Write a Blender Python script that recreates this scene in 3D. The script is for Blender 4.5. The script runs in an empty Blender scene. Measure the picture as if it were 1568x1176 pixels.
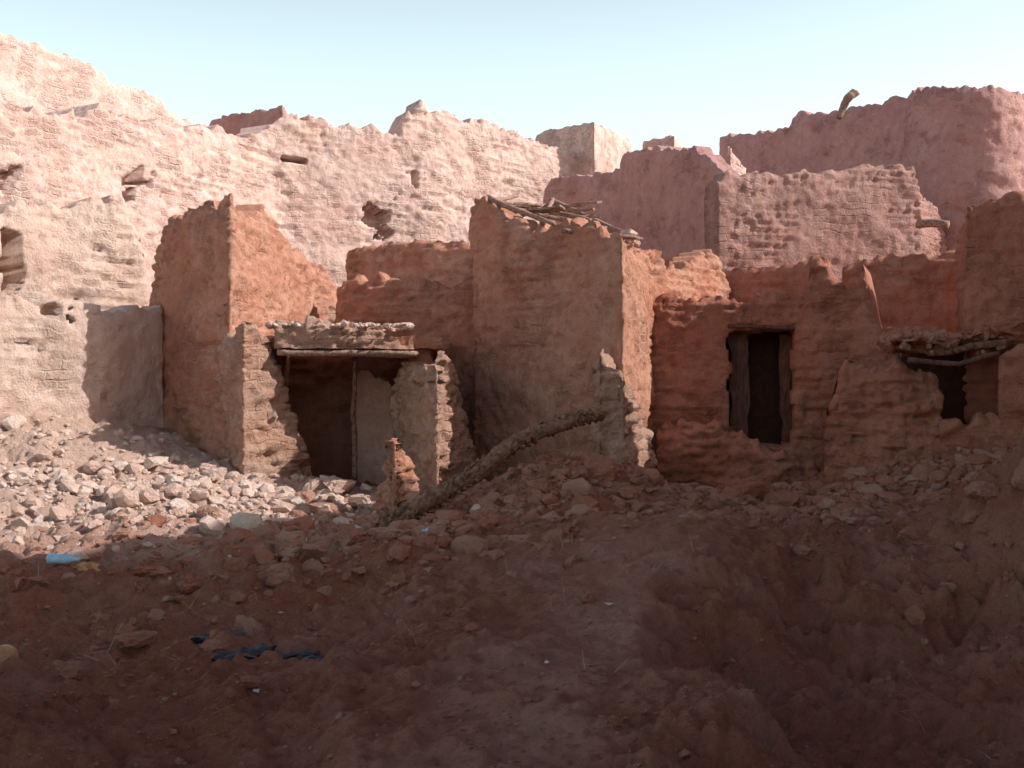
import bpy, bmesh, math, random
import numpy as np
from mathutils import Vector, Matrix
random.seed(7); RS=np.random.RandomState(7)
CZ=1.6; F=1524.0; U0=784.0; V0=588.0
SUN_H=Vector((1.0,-0.03,0)).normalized(); SUN_E=math.radians(36)

# ---------------------------------------------------------------- noise
def _hash(ix,iy,iz,seed):
    h=(ix*374761393+iy*668265263+iz*2147483647+seed*1274126177)&0xFFFFFFFF
    h=((h^(h>>13))*1274126177)&0xFFFFFFFF
    h=(h^(h>>16))&0xFFFFFFFF
    return h/4294967295.0
def vnoise(p,seed=0):
    p=np.asarray(p,dtype=np.float64); f=np.floor(p); i=f.astype(np.int64); w=p-f; w=w*w*(3-2*w)
    r=0
    for a in (0,1):
        wx=w[:,0] if a else 1-w[:,0]
        for b in (0,1):
            wy=w[:,1] if b else 1-w[:,1]
            for c in (0,1):
                wz=w[:,2] if c else 1-w[:,2]
                r=r+wx*wy*wz*_hash(i[:,0]+a,i[:,1]+b,i[:,2]+c,seed)
    return r*2-1
ROT=np.array(Matrix.Rotation(.7,3,'X')@Matrix.Rotation(.9,3,'Z'))
def fbm(p,sc,octv=4,seed=0,gain=0.5):
    p=np.asarray(p)*sc; r=0;a=1.0
    for o in range(octv):
        r=r+a*vnoise(p+o*17.3,seed+o*7); a*=gain; p=(p*2.03)@ROT.T
    return r
def cell1(x,seed):
    i=np.floor(x).astype(np.int64); return _hash(i,i*0+3,i*0+5,seed)*2-1

# ---------------------------------------------------------------- mesh helper
def mesh_obj(name,verts,faces,mat,uv=None,smooth=True,parent=None,rnd=None):
    me=bpy.data.meshes.new(name)
    verts=np.asarray(verts,dtype=np.float32)
    faces=np.asarray(faces,dtype=np.int32)
    k=faces.shape[1]
    me.vertices.add(len(verts)); me.vertices.foreach_set('co',verts.ravel())
    me.loops.add(faces.size); me.loops.foreach_set('vertex_index',faces.ravel())
    me.polygons.add(len(faces)); me.polygons.foreach_set('loop_start',np.arange(len(faces),dtype=np.int32)*k)
    me.update(calc_edges=True)
    if uv is not None:
        l=me.uv_layers.new(name='uv'); l.data.foreach_set('uv',np.asarray(uv,dtype=np.float32)[faces.ravel()].ravel())
    if rnd is not None:
        at=me.attributes.new('rnd','FLOAT','POINT'); at.data.foreach_set('value',np.asarray(rnd,dtype=np.float32))
    me.polygons.foreach_set('use_smooth',np.full(len(faces),smooth))
    me.materials.append(mat); me.validate()
    ob=bpy.data.objects.new(name,me); bpy.context.scene.collection.objects.link(ob)
    if parent: ob.parent=parent
    return ob
def empty(name,loc=(0,0,0)):
    e=bpy.data.objects.new(name,None); bpy.context.scene.collection.objects.link(e); e.empty_display_size=.3
    return e

# ---------------------------------------------------------------- materials
def mud(name,base,light,dark,brick=0.5,bump=1.0,rubble=False,rough=0.95,ashy=None,attr=None):
    m=bpy.data.materials.new(name); m.use_nodes=True; nt=m.node_tree; N=nt.nodes; L=nt.links; N.clear()
    out=N.new('ShaderNodeOutputMaterial'); bs=N.new('ShaderNodeBsdfPrincipled'); L.new(bs.outputs[0],out.inputs[0])
    bs.inputs['Roughness'].default_value=rough; bs.inputs['Specular IOR Level'].default_value=0.08
    tc=N.new('ShaderNodeTexCoord')
    def noise(sc,det,rg=0.6,vec=None):
        n=N.new('ShaderNodeTexNoise'); n.inputs['Scale'].default_value=sc; n.inputs['Detail'].default_value=det
        n.inputs['Roughness'].default_value=rg; L.new(vec or tc.outputs['Object'],n.inputs['Vector']); return n.outputs['Fac']
    def rng(s,a,b,c=0.,d=1.):
        r=N.new('ShaderNodeMapRange'); L.new(s,r.inputs[0]); r.inputs[1].default_value=a; r.inputs[2].default_value=b
        r.inputs[3].default_value=c; r.inputs[4].default_value=d; return r.outputs[0]
    def mix(f,a,b):
        x=N.new('ShaderNodeMix'); x.data_type='RGBA'
        if hasattr(f,'links'): L.new(f,x.inputs[0])
        else: x.inputs[0].default_value=f
        for i,c in ((6,a),(7,b)):
            if isinstance(c,tuple): x.inputs[i].default_value=(*c,1)
            else: L.new(c,x.inputs[i])
        return x.outputs[2]
    def math_(op,a,b):
        x=N.new('ShaderNodeMath'); x.operation=op
        for i,c in enumerate((a,b)):
            if isinstance(c,(int,float)): x.inputs[i].default_value=c
            else: L.new(c,x.inputs[i])
        return x.outputs[0]
    col=mix(rng(noise(0.9,8,.65),.40,.60),base,light)
    col=mix(rng(noise(7,10,.7),.46,.72,0,.85),col,dark)
    mp0=N.new('ShaderNodeMapping'); mp0.inputs['Scale'].default_value=(6,6,.7); L.new(tc.outputs['Object'],mp0.inputs[0])
    if not rubble and brick>0: col=mix(rng(noise(1,6,.6,mp0.outputs[0]),.52,.72,0,.45),col,dark)
    fine=noise(45,7,.8)
    col=mix(rng(fine,.40,.68,0,.6),col,dark)
    h=math_('MULTIPLY',noise(8,14,.72),0.080*bump)
    h=math_('ADD',h,math_('MULTIPLY',noise(40,6,.75),0.034*bump))
    if brick>0:
        mp=N.new('ShaderNodeMapping'); L.new(tc.outputs['UV'],mp.inputs[0])
        nz=N.new('ShaderNodeTexNoise'); nz.inputs['Scale'].default_value=2.6; nz.inputs['Detail'].default_value=7; L.new(tc.outputs['Object'],nz.inputs['Vector'])
        vm=N.new('ShaderNodeVectorMath'); vm.operation='MULTIPLY_ADD'; L.new(nz.outputs['Color'],vm.inputs[0]); vm.inputs[1].default_value=(.32,.20,0); L.new(mp.outputs[0],vm.inputs[2])
        b=N.new('ShaderNodeTexBrick'); L.new(vm.outputs[0],b.inputs['Vector']); b.inputs['Scale'].default_value=1.0
        b.inputs['Brick Width'].default_value=.34; b.inputs['Row Height'].default_value=.135; b.inputs['Mortar Size'].default_value=.022
        b.inputs['Mortar Smooth'].default_value=1.0; b.inputs['Color1'].default_value=(.6,.6,.6,1); b.inputs['Color2'].default_value=(1,1,1,1); b.inputs['Mortar'].default_value=(.1,.1,.1,1)
        t=.55-.3*(brick-.3)
        mask=rng(noise(1.6,9,.75),t,t+.12)
        bw=N.new('ShaderNodeRGBToBW'); L.new(b.outputs['Color'],bw.inputs[0])
        hb=math_('MULTIPLY',math_('MULTIPLY',bw.outputs[0],mask),0.038)
        h=math_('ADD',h,hb)
        col=mix(math_('MULTIPLY',math_('MULTIPLY',b.outputs['Fac'],mask),.4),col,dark)
    if rubble:
        at=N.new('ShaderNodeAttribute'); at.attribute_name='rnd'
        col=mix(math_('MULTIPLY',at.outputs['Fac'],.8),col,ashy or light)
    elif ashy:
        col=mix(rng(noise(1.7,8,.65),.56,.70,0,.6),col,ashy)
    if attr:
        at=N.new('ShaderNodeAttribute'); at.attribute_name='rnd'; col=mix(at.outputs['Fac'],col,attr)
    L.new(col,bs.inputs['Base Color'])
    bp=N.new('ShaderNodeBump'); bp.inputs['Strength'].default_value=1.0; bp.inputs['Distance'].default_value=1.0
    L.new(h,bp.inputs['Height']); L.new(bp.outputs[0],bs.inputs['Normal'])
    return m
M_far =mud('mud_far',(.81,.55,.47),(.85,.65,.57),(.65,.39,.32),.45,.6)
M_purp=mud('mud_shade_purple',(.58,.32,.29),(.66,.40,.36),(.46,.24,.21),.35,.7)  # purple of the shade put into the colour of the shaded far walls
M_pink=mud('mud_pink',(.60,.34,.285),(.68,.43,.37),(.45,.235,.19),.6,.9)
M_lit =mud('mud_sunlit',(.82,.58,.48),(.86,.68,.58),(.66,.42,.33),.3,.8)  # sunlight put into the colour, for the sunlit left walls
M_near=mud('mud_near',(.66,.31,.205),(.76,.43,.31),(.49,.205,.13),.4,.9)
M_red =mud('mud_red',(.57,.23,.15),(.66,.32,.225),(.41,.15,.095),.4,.9)
M_ruin=mud('mud_ruin',(.74,.43,.315),(.84,.59,.46),(.50,.25,.16),.6,1.3)
M_gnd =mud('ground_dirt',(.50,.19,.12),(.56,.245,.165),(.34,.12,.072),0,1.5,ashy=(.46,.25,.18),attr=(.80,.55,.44))  # attr: pale tone for path dust and painted sun on the heap
M_rub =mud('rubble',(.51,.21,.135),(.56,.26,.18),(.36,.14,.09),0,1.0,rubble=True,ashy=(.60,.36,.27))
M_rubl=mud('rubble_sunlit',(.82,.57,.46),(.86,.64,.54),(.68,.43,.33),0,.9,rubble=True,ashy=(.88,.72,.62))  # paler copy of rubble, with the sun's glare put into its colour
M_plas=mud('pale_plaster',(.56,.33,.25),(.62,.40,.32),(.40,.21,.155),0,.3)
M_dark=mud('shade_mud',(.07,.032,.023),(.10,.045,.032),(.04,.018,.013),0,.6)  # near-black colour stands for the shade inside openings
def simple(name,c1,c2,rough=.9,scale=(8,8,60),bump=.01):
    m=bpy.data.materials.new(name); m.use_nodes=True; nt=m.node_tree; N=nt.nodes; L=nt.links
    bs=N['Principled BSDF']; bs.inputs['Roughness'].default_value=rough
    tc=N.new('ShaderNodeTexCoord'); mp=N.new('ShaderNodeMapping'); mp.inputs['Scale'].default_value=scale; L.new(tc.outputs['Object'],mp.inputs[0])
    n=N.new('ShaderNodeTexNoise'); n.inputs['Scale'].default_value=1; n.inputs['Detail'].default_value=8; L.new(mp.outputs[0],n.inputs['Vector'])
    r=N.new('ShaderNodeValToRGB'); r.color_ramp.elements[0].position=.35; r.color_ramp.elements[1].position=.68
    r.color_ramp.elements[0].color=(*c1,1); r.color_ramp.elements[1].color=(*c2,1)
    L.new(n.outputs['Fac'],r.inputs[0]); L.new(r.outputs[0],bs.inputs['Base Color'])
    b=N.new('ShaderNodeBump'); b.inputs['Distance'].default_value=bump; L.new(n.outputs['Fac'],b.inputs['Height']); L.new(b.outputs[0],bs.inputs['Normal'])
    return m
M_wood=simple('weathered_wood',(.18,.10,.07),(.42,.27,.20),scale=(25,25,25))
M_palm=simple('palm_wood',(.11,.05,.03),(.32,.17,.11),scale=(18,18,18),bump=.03)
M_door=simple('old_door_wood',(.08,.035,.024),(.18,.078,.054),scale=(30,30,4))
M_blue=simple('blue_plastic',(.25,.45,.60),(.5,.68,.78),.4,(10,10,10))
M_black=simple('black_plastic',(.010,.010,.012),(.035,.033,.036),.6,(10,10,10))
M_tan=simple('rusty_tin',(.35,.17,.07),(.55,.30,.14),.5,(14,14,14))
M_white=simple('paper_scrap',(.40,.34,.31),(.62,.56,.53),.8,(20,20,20))
M_straw=simple('dry_straw',(.35,.24,.14),(.5,.38,.24),.8,(20,20,20))

# ---------------------------------------------------------------- walls
def P(u,d): return ((u-U0)/F*d,d)
def slab(name,path,tops,mat,z0=-.6,th=.5,cell=.06,jag=.10,rough=1.0,brick=.6,niches=(),batter=.0,seed=1,parent=None,cap=.08,xyz_tops=False,crag=0.0):
    path=[np.array(p,dtype=float) for p in path]
    pts=[]
    for a,b in zip(path[:-1],path[1:]):
        n=max(1,int(math.ceil(np.linalg.norm(b-a)/cell)))
        for k in range(n): pts.append(a+(b-a)*k/n)
    pts.append(path[-1]); pts=np.array(pts)
    ds=np.r_[0,np.cumsum(np.linalg.norm(np.diff(pts,axis=0),axis=1))]
    T=np.gradient(pts,axis=0); T/=np.linalg.norm(T,axis=1)[:,None]+1e-9
    Nn=np.stack([T[:,1],-T[:,0]],1)
    ps=[0.0]
    for a,b in zip(path[:-1],path[1:]): ps.append(ps[-1]+np.linalg.norm(b-a))
    # thickness mitred at convex corners so the inner face never pierces the outer one
    the=np.full(len(ds),float(th))
    for k in range(1,len(path)-1):
        e1=path[k]-path[k-1]; e2=path[k+1]-path[k]
        cr=e1[0]*e2[1]-e1[1]*e2[0]; turn=abs(math.atan2(cr,e1@e2))
        if cr>0 and turn>.35:
            tn=math.tan((math.pi-turn)/2)
            the=np.minimum(the,.05+np.abs(ds-ps[k])*tn*.9)
    def locate(u,v):
        k=(u-U0)/F; best=None
        for i,(a,b) in enumerate(zip(path[:-1],path[1:])):
            e=b-a; den=e[0]-k*e[1]
            if abs(den)<1e-9: continue
            t=(k*a[1]-a[0])/den
            lo=-1e-6; hi=1+1e-6
            if i==0: lo=-.3
            if i==len(path)-2: hi=1.3
            if lo<=t<=hi:
                d=a[1]+t*e[1]
                if best is None or d<best[1]: best=(ps[i]+t*(ps[i+1]-ps[i]),d)
        if best is None: return None
        return best[0],CZ+(V0-v)/F*best[1]
    if xyz_tops: tp=list(tops)
    else: tp=[q for q in (locate(u,v) for u,v in tops) if q]
    tp.sort()
    top=np.interp(ds,[a for a,b in tp],[b for a,b in tp])
    q=np.stack([ds,ds*0+seed*3.1,ds*0],1)
    top=top+jag*(.7*fbm(q,1.6,3,seed)+.9*cell1(ds/.29+.3*seed,seed)*(.5+.5*vnoise(q*.7,seed+3))+.4*cell1(ds/.13,seed+9)+.45*fbm(q,9,3,seed+5,.6))
    zmax=top.max(); nz=int(math.ceil((zmax-z0)/cell))+1
    zl=z0+np.arange(nz+1)*cell
    ns=len(ds)
    Z=np.minimum(zl[None,:],top[:,None])
    S=np.repeat(ds[:,None],nz+1,1); TH=np.repeat(the[:,None],nz+1,1)
    dep=np.maximum(0,top[:,None]-Z)
    def face(side):
        X=np.repeat(pts[:,0][:,None],nz+1,1); Y=np.repeat(pts[:,1][:,None],nz+1,1)
        nx=np.repeat(Nn[:,0][:,None],nz+1,1); ny=np.repeat(Nn[:,1][:,None],nz+1,1)
        if side: X=X-nx*TH; Y=Y-ny*TH; nx=-nx; ny=-ny
        p=np.stack([X.ravel(),Y.ravel(),Z.ravel()],1)
        o=.07*fbm(p,.8,3,seed+11)+.030*fbm(p,3.2,4,seed+13,.6)+.014*fbm(p,13,3,seed+15,.6)
        if crag>0:
            ps_=p*np.array([1,1,2.4]); big_=np.clip(fbm(p,.6,3,seed+35)*2+.6,0,1)
            o=o-crag*.13*np.clip(fbm(ps_,2.1,5,seed+31,.62)-.12,0,1)*big_+crag*.035*fbm(ps_,6,3,seed+33,.65)
        o=o*rough
        row=np.floor(Z.ravel()/.135+.35*fbm(p,.5,2,5)); zz=Z.ravel()/.135+.35*fbm(p,.5,2,5)
        fz=np.abs(zz-np.floor(zz)-.5)*2
        ss=S.ravel()/.33+.5*(row%2)+.25*vnoise(p*1.1,9); fs=np.abs(ss-np.floor(ss)-.5)*2
        ii=np.floor(ss).astype(np.int64); jj=row.astype(np.int64)
        pr=_hash(ii,jj,jj*0+1,seed)
        m=np.clip((fbm(p,.9,5,seed+21,.6)+brick-.62)*3,0,1)
        m=np.maximum(m,np.clip(1.2-dep.ravel()/.45,0,1)*min(1,brick*1.6))
        o=o+m*(-.04*np.clip((fz-.66)*4,0,1)-.03*np.clip((fs-.82)*6,0,1)+(pr-.5)*.05*rough-(pr>.88)*.07*rough)
        c=np.minimum(cap,TH.ravel()*.4)*np.exp(-dep.ravel()/.07)
        lim=np.clip(TH.ravel()/th,.25,1) if side else 1
        o=(o-c+batter*dep.ravel())*lim
        if not side:
            for nc in niches:
                u0,v0,u1,v1,dp=nc[:5]
                A=locate(u0,v0);B=locate(u1,v1)
                if not A or not B: continue
                s0,s1=min(A[0],B[0]),max(A[0],B[0]); zlo,zhi=min(A[1],B[1]),max(A[1],B[1])
                jit=(.05*vnoise(p*5,3) if len(nc)<6 else nc[5]*fbm(p,2.5,5,3,.65))
                ins=np.minimum(np.minimum(S.ravel()-s0,s1-S.ravel()),np.minimum(Z.ravel()-zlo,zhi-Z.ravel()))+jit
                o=np.where(ins>0,-dp+.02*vnoise(p*6,2),o)
        return np.stack([X.ravel()+nx.ravel()*o,Y.ravel()+ny.ravel()*o,Z.ravel()+.015*rough*vnoise(p*7,seed+2)],1)
    Fv=face(0);Bv=face(1)
    V=np.concatenate([Fv,Bv]); w=nz+1; nb=ns*w
    uv=np.stack([np.r_[S.ravel(),S.ravel()+th],np.r_[Z.ravel(),Z.ravel()]],1)
    i,j=np.meshgrid(np.arange(ns-1),np.arange(nz),indexing='ij'); i=i.ravel();j=j.ravel()
    keep=zl[j]<np.maximum(top[i],top[i+1]); i=i[keep];j=j[keep]
    a=i*w+j; ff=np.stack([a,a+w,a+w+1,a+1],1); bb=np.stack([a+nb,a+1+nb,a+w+1+nb,a+w+nb],1)
    k=np.arange(ns-1)*w+nz; tt=np.stack([k,k+w,k+w+nb,k+nb],1)
    e=np.arange(nz); l=np.stack([e,e+1,e+1+nb,e+nb],1); e2=e+(ns-1)*w; r=np.stack([e2,e2+nb,e2+1+nb,e2+1],1)
    return mesh_obj(name,V,np.concatenate([ff,bb,tt,l,r]),mat,uv=uv,parent=parent)

def rbox(name,c,size,mat,rotz=0,cell=.06,amp=.04,parent=None,rx=0,seed=1):
    vs=[];fs=[];base=0
    n=[max(1,int(round(s/cell))) for s in size]
    for ax in range(3):
        a,b=[k for k in range(3) if k!=ax]
        for sg in (-1,1):
            g=np.stack(np.meshgrid(np.linspace(-.5,.5,n[a]+1),np.linspace(-.5,.5,n[b]+1),indexing='ij'),-1).reshape(-1,2)
            v=np.zeros((len(g),3)); v[:,a]=g[:,0]*size[a]; v[:,b]=g[:,1]*size[b]; v[:,ax]=sg*.5*size[ax]
            i,j=np.meshgrid(np.arange(n[a]),np.arange(n[b]),indexing='ij'); q=(i*(n[b]+1)+j).ravel()+base
            f=np.stack([q,q+n[b]+1,q+n[b]+2,q+1],1)
            if (sg>0)!=(ax!=1): f=f[:,::-1]
            vs.append(v);fs.append(f);base+=len(g)
    v=np.concatenate(vs)
    R=np.array(Matrix.Rotation(rotz,3,'Z')@Matrix.Rotation(rx,3,'X')); v=v@R.T+np.array(c)
    d=np.stack([fbm(v,3,4,seed+k,.6) for k in range(3)],1)*amp
    return mesh_obj(name,v+d,np.concatenate(fs),mat,uv=v[:,[0,2]]+v[:,[1,1]]*np.array([1,0]),parent=parent,smooth=False)

def log(name,pts,r0,r1,mat,parent=None,seg=10,amp=.15,seed=1,sub=8,flat=1.0):
    P_=[Vector(p) for p in pts]; C=[]
    for a,b in zip(P_[:-1],P_[1:]):
        for k in range(sub): C.append(a.lerp(b,k/sub))
    C.append(P_[-1]); n=len(C); v=[]
    ph=random.uniform(0,9)
    for i,c in enumerate(C):
        t=(C[min(i+1,n-1)]-C[max(i-1,0)]).normalized(); s=t.cross(Vector((0,0,1)))
        s=s.normalized() if s.length>1e-3 else Vector((1,0,0)); w=s.cross(t); r=r0+(r1-r0)*i/(n-1)
        c=c+(s*math.sin(i*.5+ph)+w*math.cos(i*.37+ph))*r*.35
        for k in range(seg):
            a=2*math.pi*k/seg; rr=r*(1+amp*(random.random()-.5)*1.2)
            v.append(c+(s*math.cos(a)+w*math.sin(a)*flat)*rr)
    f=[]
    for i in range(n-1):
        for k in range(seg): f.append((i*seg+k,i*seg+(k+1)%seg,(i+1)*seg+(k+1)%seg,(i+1)*seg+k))
    v.append(C[0]);v.append(C[-1]); 
    for k in range(seg):
        f.append((len(v)-2,(k+1)%seg,k,k)); f.append((len(v)-1,(n-1)*seg+k,(n-1)*seg+(k+1)%seg,(n-1)*seg+(k+1)%seg))
    bm=bmesh.new(); bv=[bm.verts.new(x) for x in v]
    for q in f:
        qq=[];[qq.append(x) for x in q if x not in qq]
        try: bm.faces.new([bv[x] for x in qq])
        except: pass
    me=bpy.data.meshes.new(name); bm.to_mesh(me); bm.free(); me.materials.append(mat)
    for p in me.polygons: p.use_smooth=True
    ob=bpy.data.objects.new(name,me); bpy.context.scene.collection.objects.link(ob)
    if parent: ob.parent=parent
    return ob
def W3(u,v,d): return Vector(((u-U0)/F*d,d,CZ+(V0-v)/F*d))

# ---------------------------------------------------------------- terrain
def pathmask(x,y):
    return np.exp(-((x-(-.35+.27*(y-3.5)+.05*np.sin(y*1.3)))/(.42+.05*y))**2)*np.clip((13-y)/3,0,1)
def H(x,y):
    x=np.asarray(x,float);y=np.asarray(y,float); p=np.stack([x,y,x*0],1)
    g=lambda cx,cy,sx,sy,h: h*np.exp(-((x-cx)/sx)**2*.5-((y-cy)/sy)**2*.5)
    z=g(-6.6,13.9,1.9,1.9,1.25)+g(.75,11.9,.95,.75,.62)+g(2.2,12.6,1.2,.7,.15)+g(6.0,13.0,1.3,1.25,1.05)+g(4.7,8.6,.55,.75,1.0)+g(-2.6,13.2,.8,.5,.12)
    z+=.27*np.exp(-((x-1.8)/2.3)**2-((y-9.0)/1.5)**2)
    wob=.20*fbm(p,1.0,5,4,.6)
    e=np.sqrt(((x-2.7)/2.0)**2+((y-5.6)/2.9)**2)+wob
    t=np.clip((1.04-e)/.42,0,1); t=t*t*(3-2*t)
    rib=np.clip(fbm(p,2.4,4,44,.6),-.8,1)
    z-=t*.52*(1+.22*rib)
    z+=.5*np.exp(-((x-3.9)/.9)**2-((y-6.4)/1.1)**2)*(1+.5*rib)
    z+=.42*np.exp(-((x+2.75)/.55)**2-((y-4.1)/.8)**2)
    z-=.16*np.exp(-((x+1.9)/1.6)**2-((y-6.6)/1.3)**2)
    near=np.clip((40-np.hypot(x,y-8))/20,0,1)
    rg=1-.65*pathmask(x,y)
    z+=near*(.07*fbm(p,.55,3,1)+(.35+.65*rg)*.075*fbm(p,1.9,5,2,.62))
    cl=np.clip(fbm(p,3.1,4,31,.65)-.1,0,1)
    z+=near*rg*(.045*fbm(p,7,4,3,.7)+.10*cl*(.5+.5*np.clip(fbm(p,9,2,32),-1,1)))
    return z
def axis(a,b,c,lo,hi):
    m=np.arange(a,b+c*.5,c); s=c;l=[];r=[];x=a
    while x>lo: s*=1.22; x-=s; l.append(x)
    s=c;x=b
    while x<hi: s*=1.22; x+=s; r.append(x)
    return np.r_[l[::-1],m,r]
xs=axis(-7.2,7.2,.026,-600,600); ys=axis(3.0,14.0,.026,-600,900)
gx,gy=np.meshgrid(xs,ys,indexing='ij'); gz=H(gx.ravel(),gy.ravel())
ny=len(ys); i,j=np.meshgrid(np.arange(len(xs)-1),np.arange(ny-1),indexing='ij'); a=(i*ny+j).ravel()
gp3=np.stack([gx.ravel(),gy.ravel(),gz],1)
heap_sun=np.clip(1.9-np.sqrt(((gp3[:,0]+5.2)/3.8)**2+((gp3[:,1]-12.3)/3.5)**2)*1.5+.4*fbm(gp3,1.3,5,67,.6),0,.95)  # pales the ground of the left heap to paint sunlight on it
pm=np.clip(pathmask(gp3[:,0],gp3[:,1])*.16+.12*fbm(gp3,1.5,5,66,.6),0,.24)
mesh_obj('ground',gp3,np.stack([a,a+ny,a+ny+1,a+1],1),M_gnd,rnd=np.maximum(heap_sun,pm))

# ---------------------------------------------------------------- buildings
WN='mud_brick_wall'; RN='ruined_mud_brick_wall'
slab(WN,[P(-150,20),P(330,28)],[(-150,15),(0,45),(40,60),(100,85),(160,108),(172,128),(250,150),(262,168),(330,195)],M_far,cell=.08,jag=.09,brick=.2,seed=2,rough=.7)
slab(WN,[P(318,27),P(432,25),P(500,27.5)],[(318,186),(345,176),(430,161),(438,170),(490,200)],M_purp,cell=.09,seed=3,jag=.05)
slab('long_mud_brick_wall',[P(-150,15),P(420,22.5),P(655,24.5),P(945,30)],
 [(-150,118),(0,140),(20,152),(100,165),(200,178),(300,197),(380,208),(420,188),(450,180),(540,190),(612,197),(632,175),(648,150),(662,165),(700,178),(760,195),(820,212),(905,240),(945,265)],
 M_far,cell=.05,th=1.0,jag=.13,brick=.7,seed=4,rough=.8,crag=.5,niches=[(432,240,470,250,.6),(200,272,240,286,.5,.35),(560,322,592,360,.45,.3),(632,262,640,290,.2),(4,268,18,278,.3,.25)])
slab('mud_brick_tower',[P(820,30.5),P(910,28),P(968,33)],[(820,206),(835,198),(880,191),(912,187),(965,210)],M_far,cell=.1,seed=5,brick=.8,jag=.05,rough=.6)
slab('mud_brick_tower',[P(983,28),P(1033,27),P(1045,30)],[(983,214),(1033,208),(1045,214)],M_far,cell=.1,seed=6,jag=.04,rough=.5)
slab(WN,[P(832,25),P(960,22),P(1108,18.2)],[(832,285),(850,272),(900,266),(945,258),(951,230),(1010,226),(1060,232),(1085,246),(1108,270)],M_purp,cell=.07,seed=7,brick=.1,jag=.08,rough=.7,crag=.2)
slab(RN,[P(1098,20),P(1118,19.5),P(1145,20.5)],[(1098,250),(1110,232),(1122,228),(1140,250)],M_far,cell=.08,seed=8,jag=.05,rough=.6)
ur=empty('mud_brick_house')
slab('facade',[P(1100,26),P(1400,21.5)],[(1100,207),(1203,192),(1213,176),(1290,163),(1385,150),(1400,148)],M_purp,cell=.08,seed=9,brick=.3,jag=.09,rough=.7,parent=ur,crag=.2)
slab('side_wall',[P(1118,33),P(1100,26)],[(0,7.5),(20,7.7)],M_purp,cell=.15,seed=10,parent=ur,xyz_tops=True)
tw=[]
c0=P(1470,20.6)
for k in range(18):
    a=math.radians(180+k*10); tw.append((c0[0]+1.12*math.cos(a),c0[1]+1.35*math.sin(a)))
slab('rounded_mud_tower',tw,[(1391,146),(1402,138),(1440,132),(1500,128),(1555,134),(1690,140)],M_purp,cell=.065,seed=12,brick=.35,jag=.08,rough=.9,crag=.4,batter=.05)
slab(WN,[P(1540,22.5),P(1760,24.5)],[(1540,142),(1760,122)],M_purp,cell=.09,seed=42,brick=.3,jag=.06)
log('roof_stick',[W3(1282,180,21.9),W3(1297,156,21.9),W3(1309,139,21.9)],.07,.12,M_wood,seg=6)
slab(RN,[P(1098,17.4),P(1412,18.4),P(1452,19.4)],[(1098,275),(1110,268),(1180,264),(1250,260),(1310,252),(1370,250),(1402,256),(1412,292),(1438,318),(1452,348)],M_pink,cell=.045,seed=14,brick=.75,jag=.09,rough=.7,crag=.3)
log('water_spout',[W3(1404,342,17.6),W3(1452,346,17.2)],.08,.07,M_wood)
slab(RN,[P(1290,16.6),P(1490,16.0)],[(1290,405),(1330,395),(1400,390),(1440,386),(1480,384)],M_red,cell=.05,seed=15,brick=.7,jag=.07,crag=.4)
slab(RN,[P(1466,15.2),P(1478,13.4),P(1680,12.7)],[(1466,340),(1479,320),(1520,310),(1568,300),(1680,290)],M_red,cell=.045,seed=16,brick=.8,jag=.08,rough=.9,crag=.5)
slab(RN,[P(1090,17.2),P(1262,16.2)],[(1090,440),(1125,406),(1180,409),(1245,398),(1262,398)],M_red,cell=.05,seed=17,jag=.06)
dh=empty('ruined_mud_brick_house')
slab('front_wall',[P(985,14.7),P(1120,14.6),P(1300,14.2),P(1385,13.9)],[(985,475),(1000,454),(1050,457),(1110,452),(1130,458),(1180,448),(1236,438),(1242,374),(1318,378),(1316,430),(1300,445),(1340,485),(1368,520),(1385,560)],M_red,cell=.038,th=1.45,seed=18,brick=.6,jag=.09,crag=.5,rough=.9,
 niches=[(1118,502,1212,684,1.3)],parent=dh)
slab('base_ledge',[P(1005,14.3),P(1120,14.0),P(1260,13.9)],[(1005,655),(1060,645),(1110,650),(1130,672),(1200,690),(1260,720)],M_red,cell=.035,th=.4,seed=19,jag=.10,parent=dh,rough=1.4,cap=.25,crag=1)
log('door_lintel',[W3(1114,500,14.6),W3(1216,502,14.4)],.03,.03,M_door,parent=dh)
rbox('doorway_shade',W3(1165,594,15.45),(1.0,.05,1.9),M_dark,rotz=-.1,amp=.02,parent=dh)  # added dark panel, painted shade at the end of the recess
for k,(ua,ub,db) in enumerate([(1119,1145,0),(1195,1212,.05)]):
    c=(W3(ua,594,15.05+db)+W3(ub,594,14.95+db))/2
    rbox('door_plank_%d'%k,c,((ub-ua)/F*15,.05,1.74-.1*k),M_door,rotz=-.1,amp=.03,parent=dh,seed=k)
cb=empty('ruined_mud_brick_house')
slab('walls',[P(738,18.6),P(724,15.2),P(953,13.0),P(1000,14.7),P(1125,17.0)],
 [(723,330),(735,312),(752,318),(765,328),(800,350),(822,342),(850,338),(900,350),(945,364),(965,374),(1000,388),(1040,402),(1065,392),(1090,386),(1112,402),(1125,450)],M_near,cell=.038,th=.5,seed=20,brick=.55,jag=.15,parent=cb,rough=.85,crag=.3)
slab('broken_pier',[P(903,12.85),P(916,12.7),P(957,12.55),P(1002,13.7)],[(903,545),(914,540),(926,556),(940,562),(957,585),(975,600),(1002,660)],M_ruin,cell=.033,th=.4,seed=21,brick=.7,jag=.10,rough=1.1,parent=cb,crag=.8)
rbox('roof_mud',(1.0,15.7,3.62),(1.9,2.2,.2),M_near,rotz=-.6,amp=.06,parent=cb)
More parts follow.
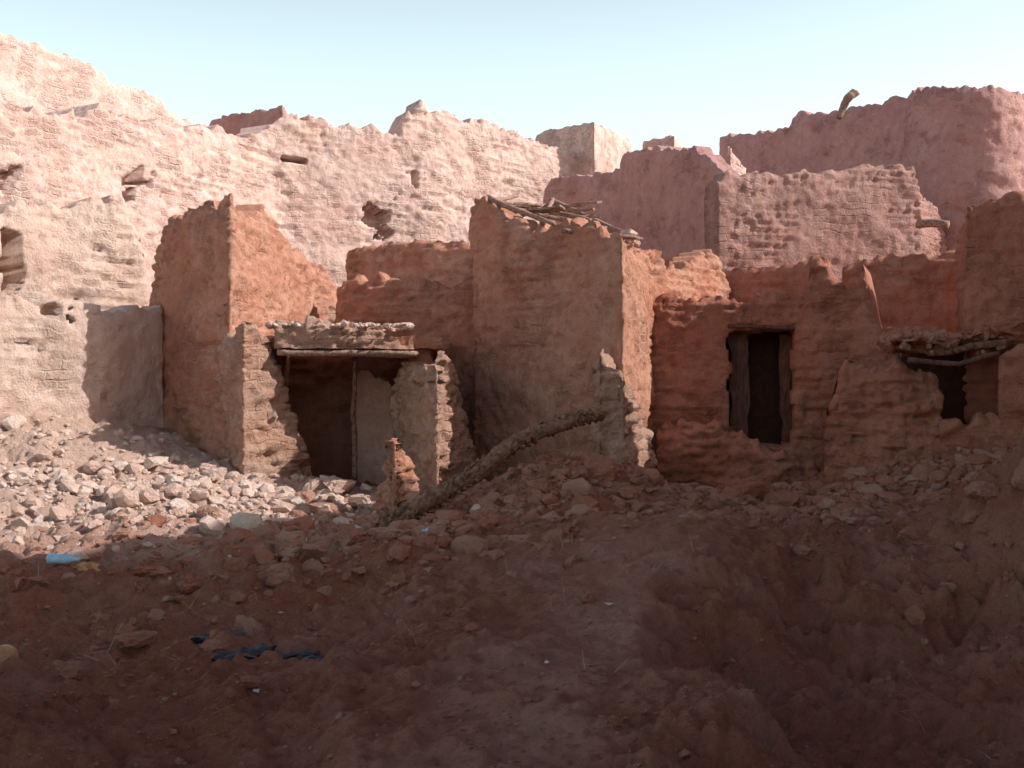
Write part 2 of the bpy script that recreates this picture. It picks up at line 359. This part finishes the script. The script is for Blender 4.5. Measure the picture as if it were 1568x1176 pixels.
for k,(a,b,r) in enumerate([((748,303,15.2),(850,345,13.9),.045),((765,310,16.5),(905,338,14.4),.045),((800,318,16.8),(962,360,14.3),.05),((842,308,17),(955,356,14.2),.05),((752,308,15.6),(792,300,17),.04),((860,352,13.7),(978,366,13.9),.035),((785,325,15),(850,312,16.8),.045),((770,318,15),(880,330,15.5),.03),((820,330,14.5),(930,348,14.6),.03),((830,342,14.2),(846,306,16.5),.04)]):
    log('roof_pole_%d'%k,[W3(*a),W3(*b)],r,r*.7,M_wood,parent=cb,amp=.35,sub=12)
for k in range(9):
    rbox('roof_board_%d'%k,W3(random.uniform(770,900),random.uniform(312,336),random.uniform(14.6,16)),(random.uniform(.4,.9),.16,.03),M_wood,rotz=random.uniform(-1,.6),rx=random.uniform(-.3,.3),amp=.03,parent=cb,seed=k)
slab(RN,[P(515,16.9),P(770,16.3)],[(515,440),(540,428),(560,432),(620,424),(680,430),(725,428),(770,430)],M_near,cell=.045,seed=22,brick=.6,jag=.12,crag=.6)
slab(RN,[P(528,20.4),P(770,19.6)],[(528,385),(560,375),(620,368),(680,372),(770,370)],M_near,cell=.055,seed=23,brick=.8,jag=.08,crag=.4)
slab(RN,[P(600,14.2),P(668,12.7),P(732,13.8)],[(600,558),(640,566),(664,562),(676,548),(690,530),(702,556),(716,615),(732,680)],M_ruin,cell=.033,th=.4,seed=24,brick=.6,jag=.09,rough=1,crag=.8)
slab(RN,[P(566,12.1),P(604,11.7),P(643,12.2)],[(566,745),(580,705),(604,682),(622,676),(634,700),(643,730)],M_near,cell=.028,th=.35,seed=25,brick=.8,jag=.07,rough=1.1,crag=1)
lc=empty('ruined_mud_brick_house')
slab('tall_walls',[P(232,15.3),P(352,13.6),P(445,16.0),P(535,19)],[(232,395),(242,346),(290,320),(340,300),(352,299),(375,318),(412,330),(430,345),(445,378),(480,400),(535,440)],M_near,cell=.04,th=.5,seed=26,brick=.65,jag=.13,parent=lc,rough=.9,crag=.4)
slab('crumbling_pier',[P(335,13.5),P(372,12.9),P(440,13.5),P(492,14.0)],[(335,510),(350,500),(372,503),(400,512),(430,548),(450,610),(470,690),(492,745)],M_ruin,cell=.033,th=.5,seed=27,brick=.6,jag=.13,rough=1.3,parent=lc,crag=.8)
slab('stepped_wall',[P(440,17.6),P(530,17.9)],[(440,400),(470,430),(500,470),(530,488)],M_ruin,cell=.05,th=.5,seed=28,jag=.1,parent=lc,crag=1)
slab('room_back_wall',[P(380,15.9),P(690,16.2)],[(380,505),(690,525)],M_red,cell=.07,th=.3,seed=29,jag=.04,parent=lc)
slab('room_side_wall',[P(640,16.0),P(628,13.9)],[(0,2.2),(3,2.2)],M_red,cell=.07,th=.3,seed=30,jag=.02,parent=lc,xyz_tops=True)
slab('plaster_partition',[P(545,15.0),P(604,14.7)],[(545,568),(560,562),(580,575),(604,600)],M_plas,cell=.05,th=.15,seed=31,jag=.08,brick=0,rough=.7,parent=lc)
rbox('roof',(-2.42,14.75,2.16),(2.7,2.3,.16),M_near,rotz=.1,amp=.04,parent=lc)
slab('roof_edge',[P(420,13.25),P(520,13.3),P(634,13.6)],[(420,498),(460,494),(520,492),(585,496),(600,518),(634,530)],M_ruin,z0=2.08,cell=.03,th=.6,seed=32,brick=.2,jag=.10,parent=lc,crag=.8)
log('lintel',[W3(425,541,13.26),W3(520,539,13.32),W3(640,543,13.62)],.04,.035,M_wood,parent=lc,amp=.3)
log('lintel_back',[W3(425,540,13.4),W3(640,542,13.8)],.055,.05,M_wood,parent=lc)
log('door_post',[W3(543,735,14.2),W3(540,640,14.2),W3(543,545,14.2)],.04,.035,M_palm,parent=lc,amp=.4)
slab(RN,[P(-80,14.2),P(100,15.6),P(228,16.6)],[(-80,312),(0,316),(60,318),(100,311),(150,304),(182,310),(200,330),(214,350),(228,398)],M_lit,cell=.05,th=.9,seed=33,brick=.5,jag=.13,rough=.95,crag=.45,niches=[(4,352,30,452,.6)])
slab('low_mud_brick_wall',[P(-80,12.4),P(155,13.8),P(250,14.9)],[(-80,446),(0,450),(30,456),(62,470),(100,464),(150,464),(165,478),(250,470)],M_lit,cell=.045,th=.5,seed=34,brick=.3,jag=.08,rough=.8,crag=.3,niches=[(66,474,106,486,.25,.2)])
rr=empty('collapsed_roof_shelter')
slab('front_wall',[P(1262,12.9),P(1380,12.5),P(1445,12.4)],[(1262,640),(1275,600),(1290,556),(1330,572),(1370,552),(1400,565),(1440,590),(1445,600)],M_red,cell=.033,th=.5,seed=35,brick=.8,jag=.12,rough=1.1,parent=rr,cap=.2,crag=1)
slab('low_front_wall',[P(1440,12.3),P(1660,11.8)],[(1440,640),(1500,636),(1560,650),(1660,650)],M_red,cell=.04,th=.4,seed=36,jag=.1,parent=rr,crag=1)
slab('back_wall',[P(1380,13.9),P(1640,13.0)],[(1380,535),(1640,525)],M_dark,cell=.06,th=.4,seed=37,jag=.04,parent=rr)  # darkened colour stands for the shade under the roof
slab('side_pier',[P(1528,12.1),P(1640,11.7)],[(1528,545),(1560,530),(1640,525)],M_red,cell=.045,th=.5,seed=38,jag=.06,parent=rr,crag=.6)
for k in range(10):
    a=1380+k*18+random.uniform(-8,8)
    log('roof_pole_%d'%k,[W3(a,534+random.uniform(-4,8),12.3),W3(a-10+random.uniform(-9,9),522+random.uniform(-5,3),13.5)],.035,.045,M_palm,parent=rr,amp=.3)
log('roof_beam',[W3(1372,528,12.9),W3(1450,540,12.5),W3(1540,524,12.3)],.05,.045,M_palm,parent=rr,amp=.3)
log('roof_beam_front',[W3(1390,552,12.2),W3(1470,556,12.1),W3(1530,542,12.0)],.035,.03,M_door,parent=rr,amp=.3)
rbox('roof_mud',W3(1450,524,12.9),(1.45,1.1,.14),M_red,rotz=-.08,amp=.14,parent=rr,cell=.04)
# tall house on the right-hand side of the yard (outside the frame, shades the foreground)
th_=empty('tall_mud_brick_house')
slab('walls',[(17,12.8),(7.9,12.8),(7.9,-10)],[(0,5.6),(9.1,5.6),(9.2,5.8),(9.9,6.9),(10.7,7.5),(11.95,8.2),(13.4,8.8),(14.1,11.8),(22,11.9),(33,12)],M_near,cell=.16,th=1.0,seed=40,jag=.15,parent=th_,xyz_tops=True)
rbox('roof',(12.9,-1,10.9),(8,18,.3),M_near,cell=.5,parent=th_)

# ---------------------------------------------------------------- rocks
def ico(sub):
    bm=bmesh.new(); bmesh.ops.create_icosphere(bm,subdivisions=sub,radius=1); v=np.array([x.co[:] for x in bm.verts]); f=np.array([[q.index for q in p.verts] for p in bm.faces]); bm.free(); return v,f
IV,IF=ico(2); IV3,IF3=ico(3); IV4,IF4=ico(4); IV1,IF1=ico(1)
def variant(v,seed,fine=0):
    r=np.random.RandomState(seed); w=v.copy()
    if seed%3==0: w=np.sign(w)*np.abs(w)**.45
    for k in range(7):
        n=r.normal(size=3); n/=np.linalg.norm(n); c=r.uniform(.5,.85); d=w@n-c; w=w-np.outer(np.clip(d,0,None),n)
    w=w*(1+.14*fbm(v,2.2,3,seed)+fine*fbm(v,6,4,seed,.65))[:,None]
    return w*r.uniform([.8,.6,.4],[1.2,.95,.75])
VA=[variant(IV,k) for k in range(14)]; VB=[variant(IV4,k+50,.07) for k in range(8)]; VC=[variant(IV1,k+90) for k in range(14)]
def rocks(name,xy,size,mat,big=False,sink=.25,zs=None,parent=None,tiny=False):
    A=VC if tiny else (VB if big else VA); Fc=IF1 if tiny else (IF4 if big else IF); vs=[];fs=[];rn=[];b=0
    hz=H(xy[:,0],xy[:,1]) if zs is None else zs
    for (x,y),s,h in zip(xy,size,hz):
        v=A[RS.randint(len(A))]*s; e=RS.uniform(0,6.28); t=RS.normal()*.35
        ce,se=math.cos(e),math.sin(e); ct,st=math.cos(t),math.sin(t)
        R=np.array([[ce,-se*ct,se*st],[se,ce*ct,-ce*st],[0,st,ct]]); v=v@R.T+np.array([x,y,h+s*(.45-sink)])
        vs.append(v);fs.append(Fc+b);b+=len(v);rn.append(np.full(len(v),RS.rand()**2.5))
    return mesh_obj(name,np.concatenate(vs),np.concatenate(fs),mat,smooth=False,rnd=np.concatenate(rn),parent=parent)
def sc(n,cx,cy,sx,sy): return np.stack([RS.normal(cx,sx,n),RS.normal(cy,sy,n)],1)
def sz(n,m,s,mx): return np.minimum(m*np.exp(RS.normal(0,s,n)),mx)
def keepf(xy,c): return xy[c(xy[:,0],xy[:,1])]
xy=np.concatenate([sc(2000,-4.7,11.6,1.5,1.0),sc(600,-3.2,12.3,.7,.5)]); rocks('rubble_pile',xy,sz(len(xy),.030,.75,.2),M_rubl,sink=.34)
xy=np.concatenate([sc(1100,.6,11.3,1.1,.6),sc(1200,-.9,10.4,1.0,.8)]); rocks('rubble_pile',xy,sz(len(xy),.028,.78,.2),M_rub,sink=.33)
xy=np.concatenate([sc(2600,5.0,11.6,1.3,.8),sc(900,3.6,11.6,1.2,.5)]); rocks('rubble_pile',xy,sz(len(xy),.030,.72,.24),M_rub,sink=.33)
xy=np.stack([RS.uniform(-6,6,10000),RS.uniform(3.2,12.5,10000)],1)
xy=keepf(xy,lambda x,y: (fbm(np.stack([x,y,x*0],1),.7,4,77)>-.15)&(pathmask(x,y)<RS.rand(len(x))*.8)); rocks('scattered_stones',xy,sz(len(xy),.010,.75,.07),M_rub,sink=.33)
yy=3.3+6.5*RS.rand(26000)**1.3; xx=(RS.rand(26000)*2-1)*(yy*.56+.3); xy=np.stack([xx,yy],1)
xy=keepf(xy,lambda x,y: fbm(np.stack([x,y,x*0],1),1.2,4,78)+RS.normal(0,.4,len(x))>-.1); rocks('gravel',xy,sz(len(xy),.0055,.5,.02),M_rub,sink=.25,tiny=True)
xy=np.concatenate([sc(300,-1.8,9.1,1.6,1.1),sc(50,-2.6,6.6,1.0,1.0),sc(60,2.8,9.6,1.6,.7),sc(45,3.4,6.6,.9,1.2)]); xy=keepf(xy,lambda x,y:(pathmask(x,y)<.5)&(y>4)); rocks('mud_clods',xy,sz(len(xy),.050,.6,.18),M_rub,big=True,sink=.42)
big=[(-.3,10.9,.16),(.35,11.1,.14),(1.0,11.4,.28),(.75,11.2,.15),(1.3,11.0,.15),(-.9,10.3,.15),(-1.3,10.1,.17),(-1.9,9.0,.18),(-2.1,9.6,.18),(-1.5,9.4,.16),(2.75,12.0,.36),(3.9,11.3,.2),(4.3,11.0,.18),(4.45,8.1,.45),(4.9,8.6,.55),(4.5,7.5,.33),(4.1,8.6,.2),(-2.6,9.6,.2),(-2.9,8.9,.15),(-2.2,11.6,.15),(-2.5,12.2,.16),(1.3,5.9,.06),(.55,7.2,.07),(-3.0,4.9,.13),(3.0,7.4,.1),(-4.2,8.1,.14)]
b=np.array(big); rocks('boulders',b[:,:2],b[:,2],M_rub,big=True,sink=.3)
b=np.array([(-2.25,12.9,.24),(-2.6,12.8,.2),(-1.95,12.6,.17),(-2.9,12.7,.15),(-3.3,12.4,.17)]); rocks('boulders',b[:,:2],b[:,2],M_rubl,big=True,sink=.3)
n=260; xx=RS.uniform(-3.3,-1.4,n); yy=RS.uniform(13.25,14.2,n); rocks('roof_rubble',np.stack([xx,yy],1),sz(n,.04,.5,.11),M_rubl,zs=np.full(n,2.38),parent=lc)
n=260; t=RS.rand(n); q=RS.rand(n)
rocks('roof_rubble',np.stack([-.1+t*1.9,15.3-t*1.5+q*.8],1),sz(n,.055,.5,.14),M_rubl,zs=3.82-.25*t+RS.rand(n)*.10,parent=cb)
n=200; t=RS.rand(n)
rocks('roof_rubble',np.stack([4.75+t*1.4,12.35+RS.rand(n)*.9],1),sz(n,.05,.5,.12),M_rub,zs=2.14+RS.rand(n)*.05,parent=rr)

# ---------------------------------------------------------------- fallen palm trunk with frond-base scars
ctrl=[W3(585,806,10.9),W3(640,780,11.0),W3(700,742,11.1),W3(760,700,11.3),W3(830,658,11.6),W3(880,640,11.9),W3(918,634,12.2)]
pt=empty('fallen_palm_trunk')
log('trunk',ctrl,.11,.07,M_palm,parent=pt,amp=.3,seg=12)
vs=[];fs=[];b0=0
for s_ in range(len(ctrl)-1):
    for k in range(7):
        c=ctrl[s_].lerp(ctrl[s_+1],k/7); t=(ctrl[s_+1]-ctrl[s_]).normalized(); rr_=.105-.035*(s_+k/7)/6
        sd=t.cross(Vector((0,0,1))).normalized(); up=sd.cross(t)
        for a in np.linspace(-2.5,2.5,6):
            if random.random()<.15: continue
            a+=random.uniform(-.2,.2)+(.4 if k%2 else 0)
            n=(up*math.cos(a)+sd*math.sin(a)); w=t.cross(n)
            l=random.uniform(.015,.04)
            base=c+n*rr_*.85; tip=c+n*(rr_+l)+t*.05
            q=[base-w*.035,base+w*.035,base+t*.06+w*.03,base+t*.06-w*.03,tip-w*.022,tip+w*.022]
            vs+= [list(x) for x in q]; fs+=[(b0,b0+1,b0+5,b0+4),(b0+1,b0+2,b0+5,b0+5),(b0+2,b0+3,b0+4,b0+5),(b0+3,b0,b0+4,b0+4)]; b0+=6
bm=bmesh.new(); bv=[bm.verts.new(x) for x in vs]
for q in fs:
    qq=[];[qq.append(x) for x in q if x not in qq]; bm.faces.new([bv[x] for x in qq])
me=bpy.data.meshes.new('frond_bases'); bm.to_mesh(me); bm.free(); me.materials.append(M_palm)
o=bpy.data.objects.new('frond_bases',me); bpy.context.scene.collection.objects.link(o); o.parent=pt

# ---------------------------------------------------------------- litter
def gp(x,y,dz=0): return Vector((x,y,float(H([x],[y])[0])+dz))
def crumple(name,x,y,r,flat,mat,seed):
    v=IV4.copy(); v=v*(1+.45*fbm(v,1.6,3,seed,.7)+.12*fbm(v,6,2,seed))[:,None]; v=v*np.array([r,r*.7,r*flat]); v+=np.array(gp(x,y,r*flat*.6))
    return mesh_obj(name,v,IF4,mat,smooth=False)
crumple('blue_plastic_bag',-.78,10.0,.11,.4,M_blue,3)
crumple('black_plastic_bag',-1.62,6.25,.22,.30,M_black,5)
crumple('black_plastic_bag',-1.32,6.35,.13,.35,M_black,6)
crumple('burnt_charcoal_heap',-2.0,6.8,.18,.3,M_black,9)
def lathe(name,prof,mat,loc,rot,parent=None,seg=20):
    bm=bmesh.new(); rings=[]
    for r,zz in prof: rings.append([bm.verts.new((r*math.cos(2*math.pi*k/seg),r*math.sin(2*math.pi*k/seg),zz)) for k in range(seg)])
    for a,b in zip(rings[:-1],rings[1:]):
        for k in range(seg): bm.faces.new((a[k],a[(k+1)%seg],b[(k+1)%seg],b[k]))
    bm.faces.new(rings[0][::-1]); bm.faces.new(rings[-1])
    me=bpy.data.meshes.new(name); bm.to_mesh(me); bm.free(); me.materials.append(mat)
    for p in me.polygons: p.use_smooth=True
    o=bpy.data.objects.new(name,me); o.location=loc; o.rotation_euler=rot; bpy.context.scene.collection.objects.link(o); return o
lathe('plastic_bottle',[(.03,0),(.042,.01),(.042,.07),(.038,.09),(.042,.11),(.042,.17),(.03,.21),(.014,.235),(.014,.26),(.016,.262),(.016,.28)],M_blue,gp(-3.75,8.05,.10),(math.radians(90),0,math.radians(80)))
crumple('crushed_carton',-3.45,8.05,.10,.7,M_tan,12)
lathe('rusty_tin_can',[(.07,0),(.075,.004),(.072,.01),(.072,.13),(.075,.136),(.072,.14)],M_tan,gp(-2.93,5.75,.07),(math.radians(80),0,math.radians(20)))
n=26; vs=[];fs=[]
for k in range(n):
    x=RS.uniform(-4.5,3.5); y=RS.uniform(4.5,11); c=np.array(gp(x,y,.03)); s=RS.uniform(.012,.035); a=RS.uniform(0,6.28)
    R=np.array(Matrix.Rotation(a,3,'Z')@Matrix.Rotation(RS.normal()*.4,3,'X'))
    q=np.array([[-1,-.6,0],[.9,-.7,.2],[1.1,.6,0],[-.8,.7,.3]])*s@R.T+c; vs.append(q); fs.append([4*k,4*k+1,4*k+2,4*k+3])
mesh_obj('paper_scraps',np.concatenate(vs),np.array(fs),M_white,smooth=False)
vs=[];fs=[];b0=0
for k in range(240):
    if k%8==0: cx,cy=RS.uniform(-4,3.5),RS.uniform(4.2,11)
    p=np.array(gp(cx+RS.normal()*.1,cy+RS.normal()*.1,.005)); d=RS.normal(size=3); d[2]=abs(d[2])*.5; d/=np.linalg.norm(d); l=RS.uniform(.06,.22)
    w=np.cross(d,[0,0,1]); w/=np.linalg.norm(w)+1e-6; w*=.0025
    q=p+d*l; vs+= [p-w,p+w,q+w*.3,q-w*.3]; fs.append([b0,b0+1,b0+2,b0+3]); b0+=4
mesh_obj('dry_grass',np.array(vs),np.array(fs),M_straw,smooth=False)

# ---------------------------------------------------------------- light
sd=(SUN_H*math.cos(SUN_E)+Vector((0,0,math.sin(SUN_E)))).normalized()
sl=bpy.data.lights.new('sun','SUN'); sl.energy=5.0; sl.angle=math.radians(.5); sl.color=(1,.975,.94)
so=bpy.data.objects.new('sun',sl); so.rotation_euler=sd.to_track_quat('Z','Y').to_euler(); bpy.context.scene.collection.objects.link(so)
w=bpy.data.worlds.new('World'); bpy.context.scene.world=w; w.use_nodes=True; nt=w.node_tree; bg=nt.nodes['Background']; N=nt.nodes; L=nt.links
sk=N.new('ShaderNodeTexSky'); sk.sky_type='NISHITA'; sk.sun_disc=False; sk.sun_elevation=SUN_E; sk.sun_rotation=math.atan2(SUN_H.x,SUN_H.y)
sk.air_density=1.0; sk.dust_density=3.0; sk.ozone_density=1.0
# desert haze: thick near the horizon, thinning overhead
tc=N.new('ShaderNodeTexCoord'); sx=N.new('ShaderNodeSeparateXYZ'); L.new(tc.outputs['Generated'],sx.inputs[0])
mr=N.new('ShaderNodeMapRange'); L.new(sx.outputs['Z'],mr.inputs[0]); mr.inputs[1].default_value=.25; mr.inputs[2].default_value=.62; mr.inputs[3].default_value=1; mr.inputs[4].default_value=.0
hz=N.new('ShaderNodeMix'); hz.data_type='RGBA'; hz.blend_type='ADD'; L.new(mr.outputs[0],hz.inputs[0]); L.new(sk.outputs[0],hz.inputs[6]); hz.inputs[7].default_value=(6.0,7.2,6.7,1)
L.new(hz.outputs[2],bg.inputs[0]); bg.inputs[1].default_value=.115
cam=bpy.data.cameras.new('camera'); cam.lens=35; cam.sensor_width=36; cam.clip_end=3000
co=bpy.data.objects.new('camera',cam); co.location=(0,0,CZ); co.rotation_euler=(math.radians(90),0,0); bpy.context.scene.collection.objects.link(co)
s=bpy.context.scene; s.camera=co; s.view_settings.view_transform='Standard'; s.view_settings.look='None'; s.view_settings.exposure=0
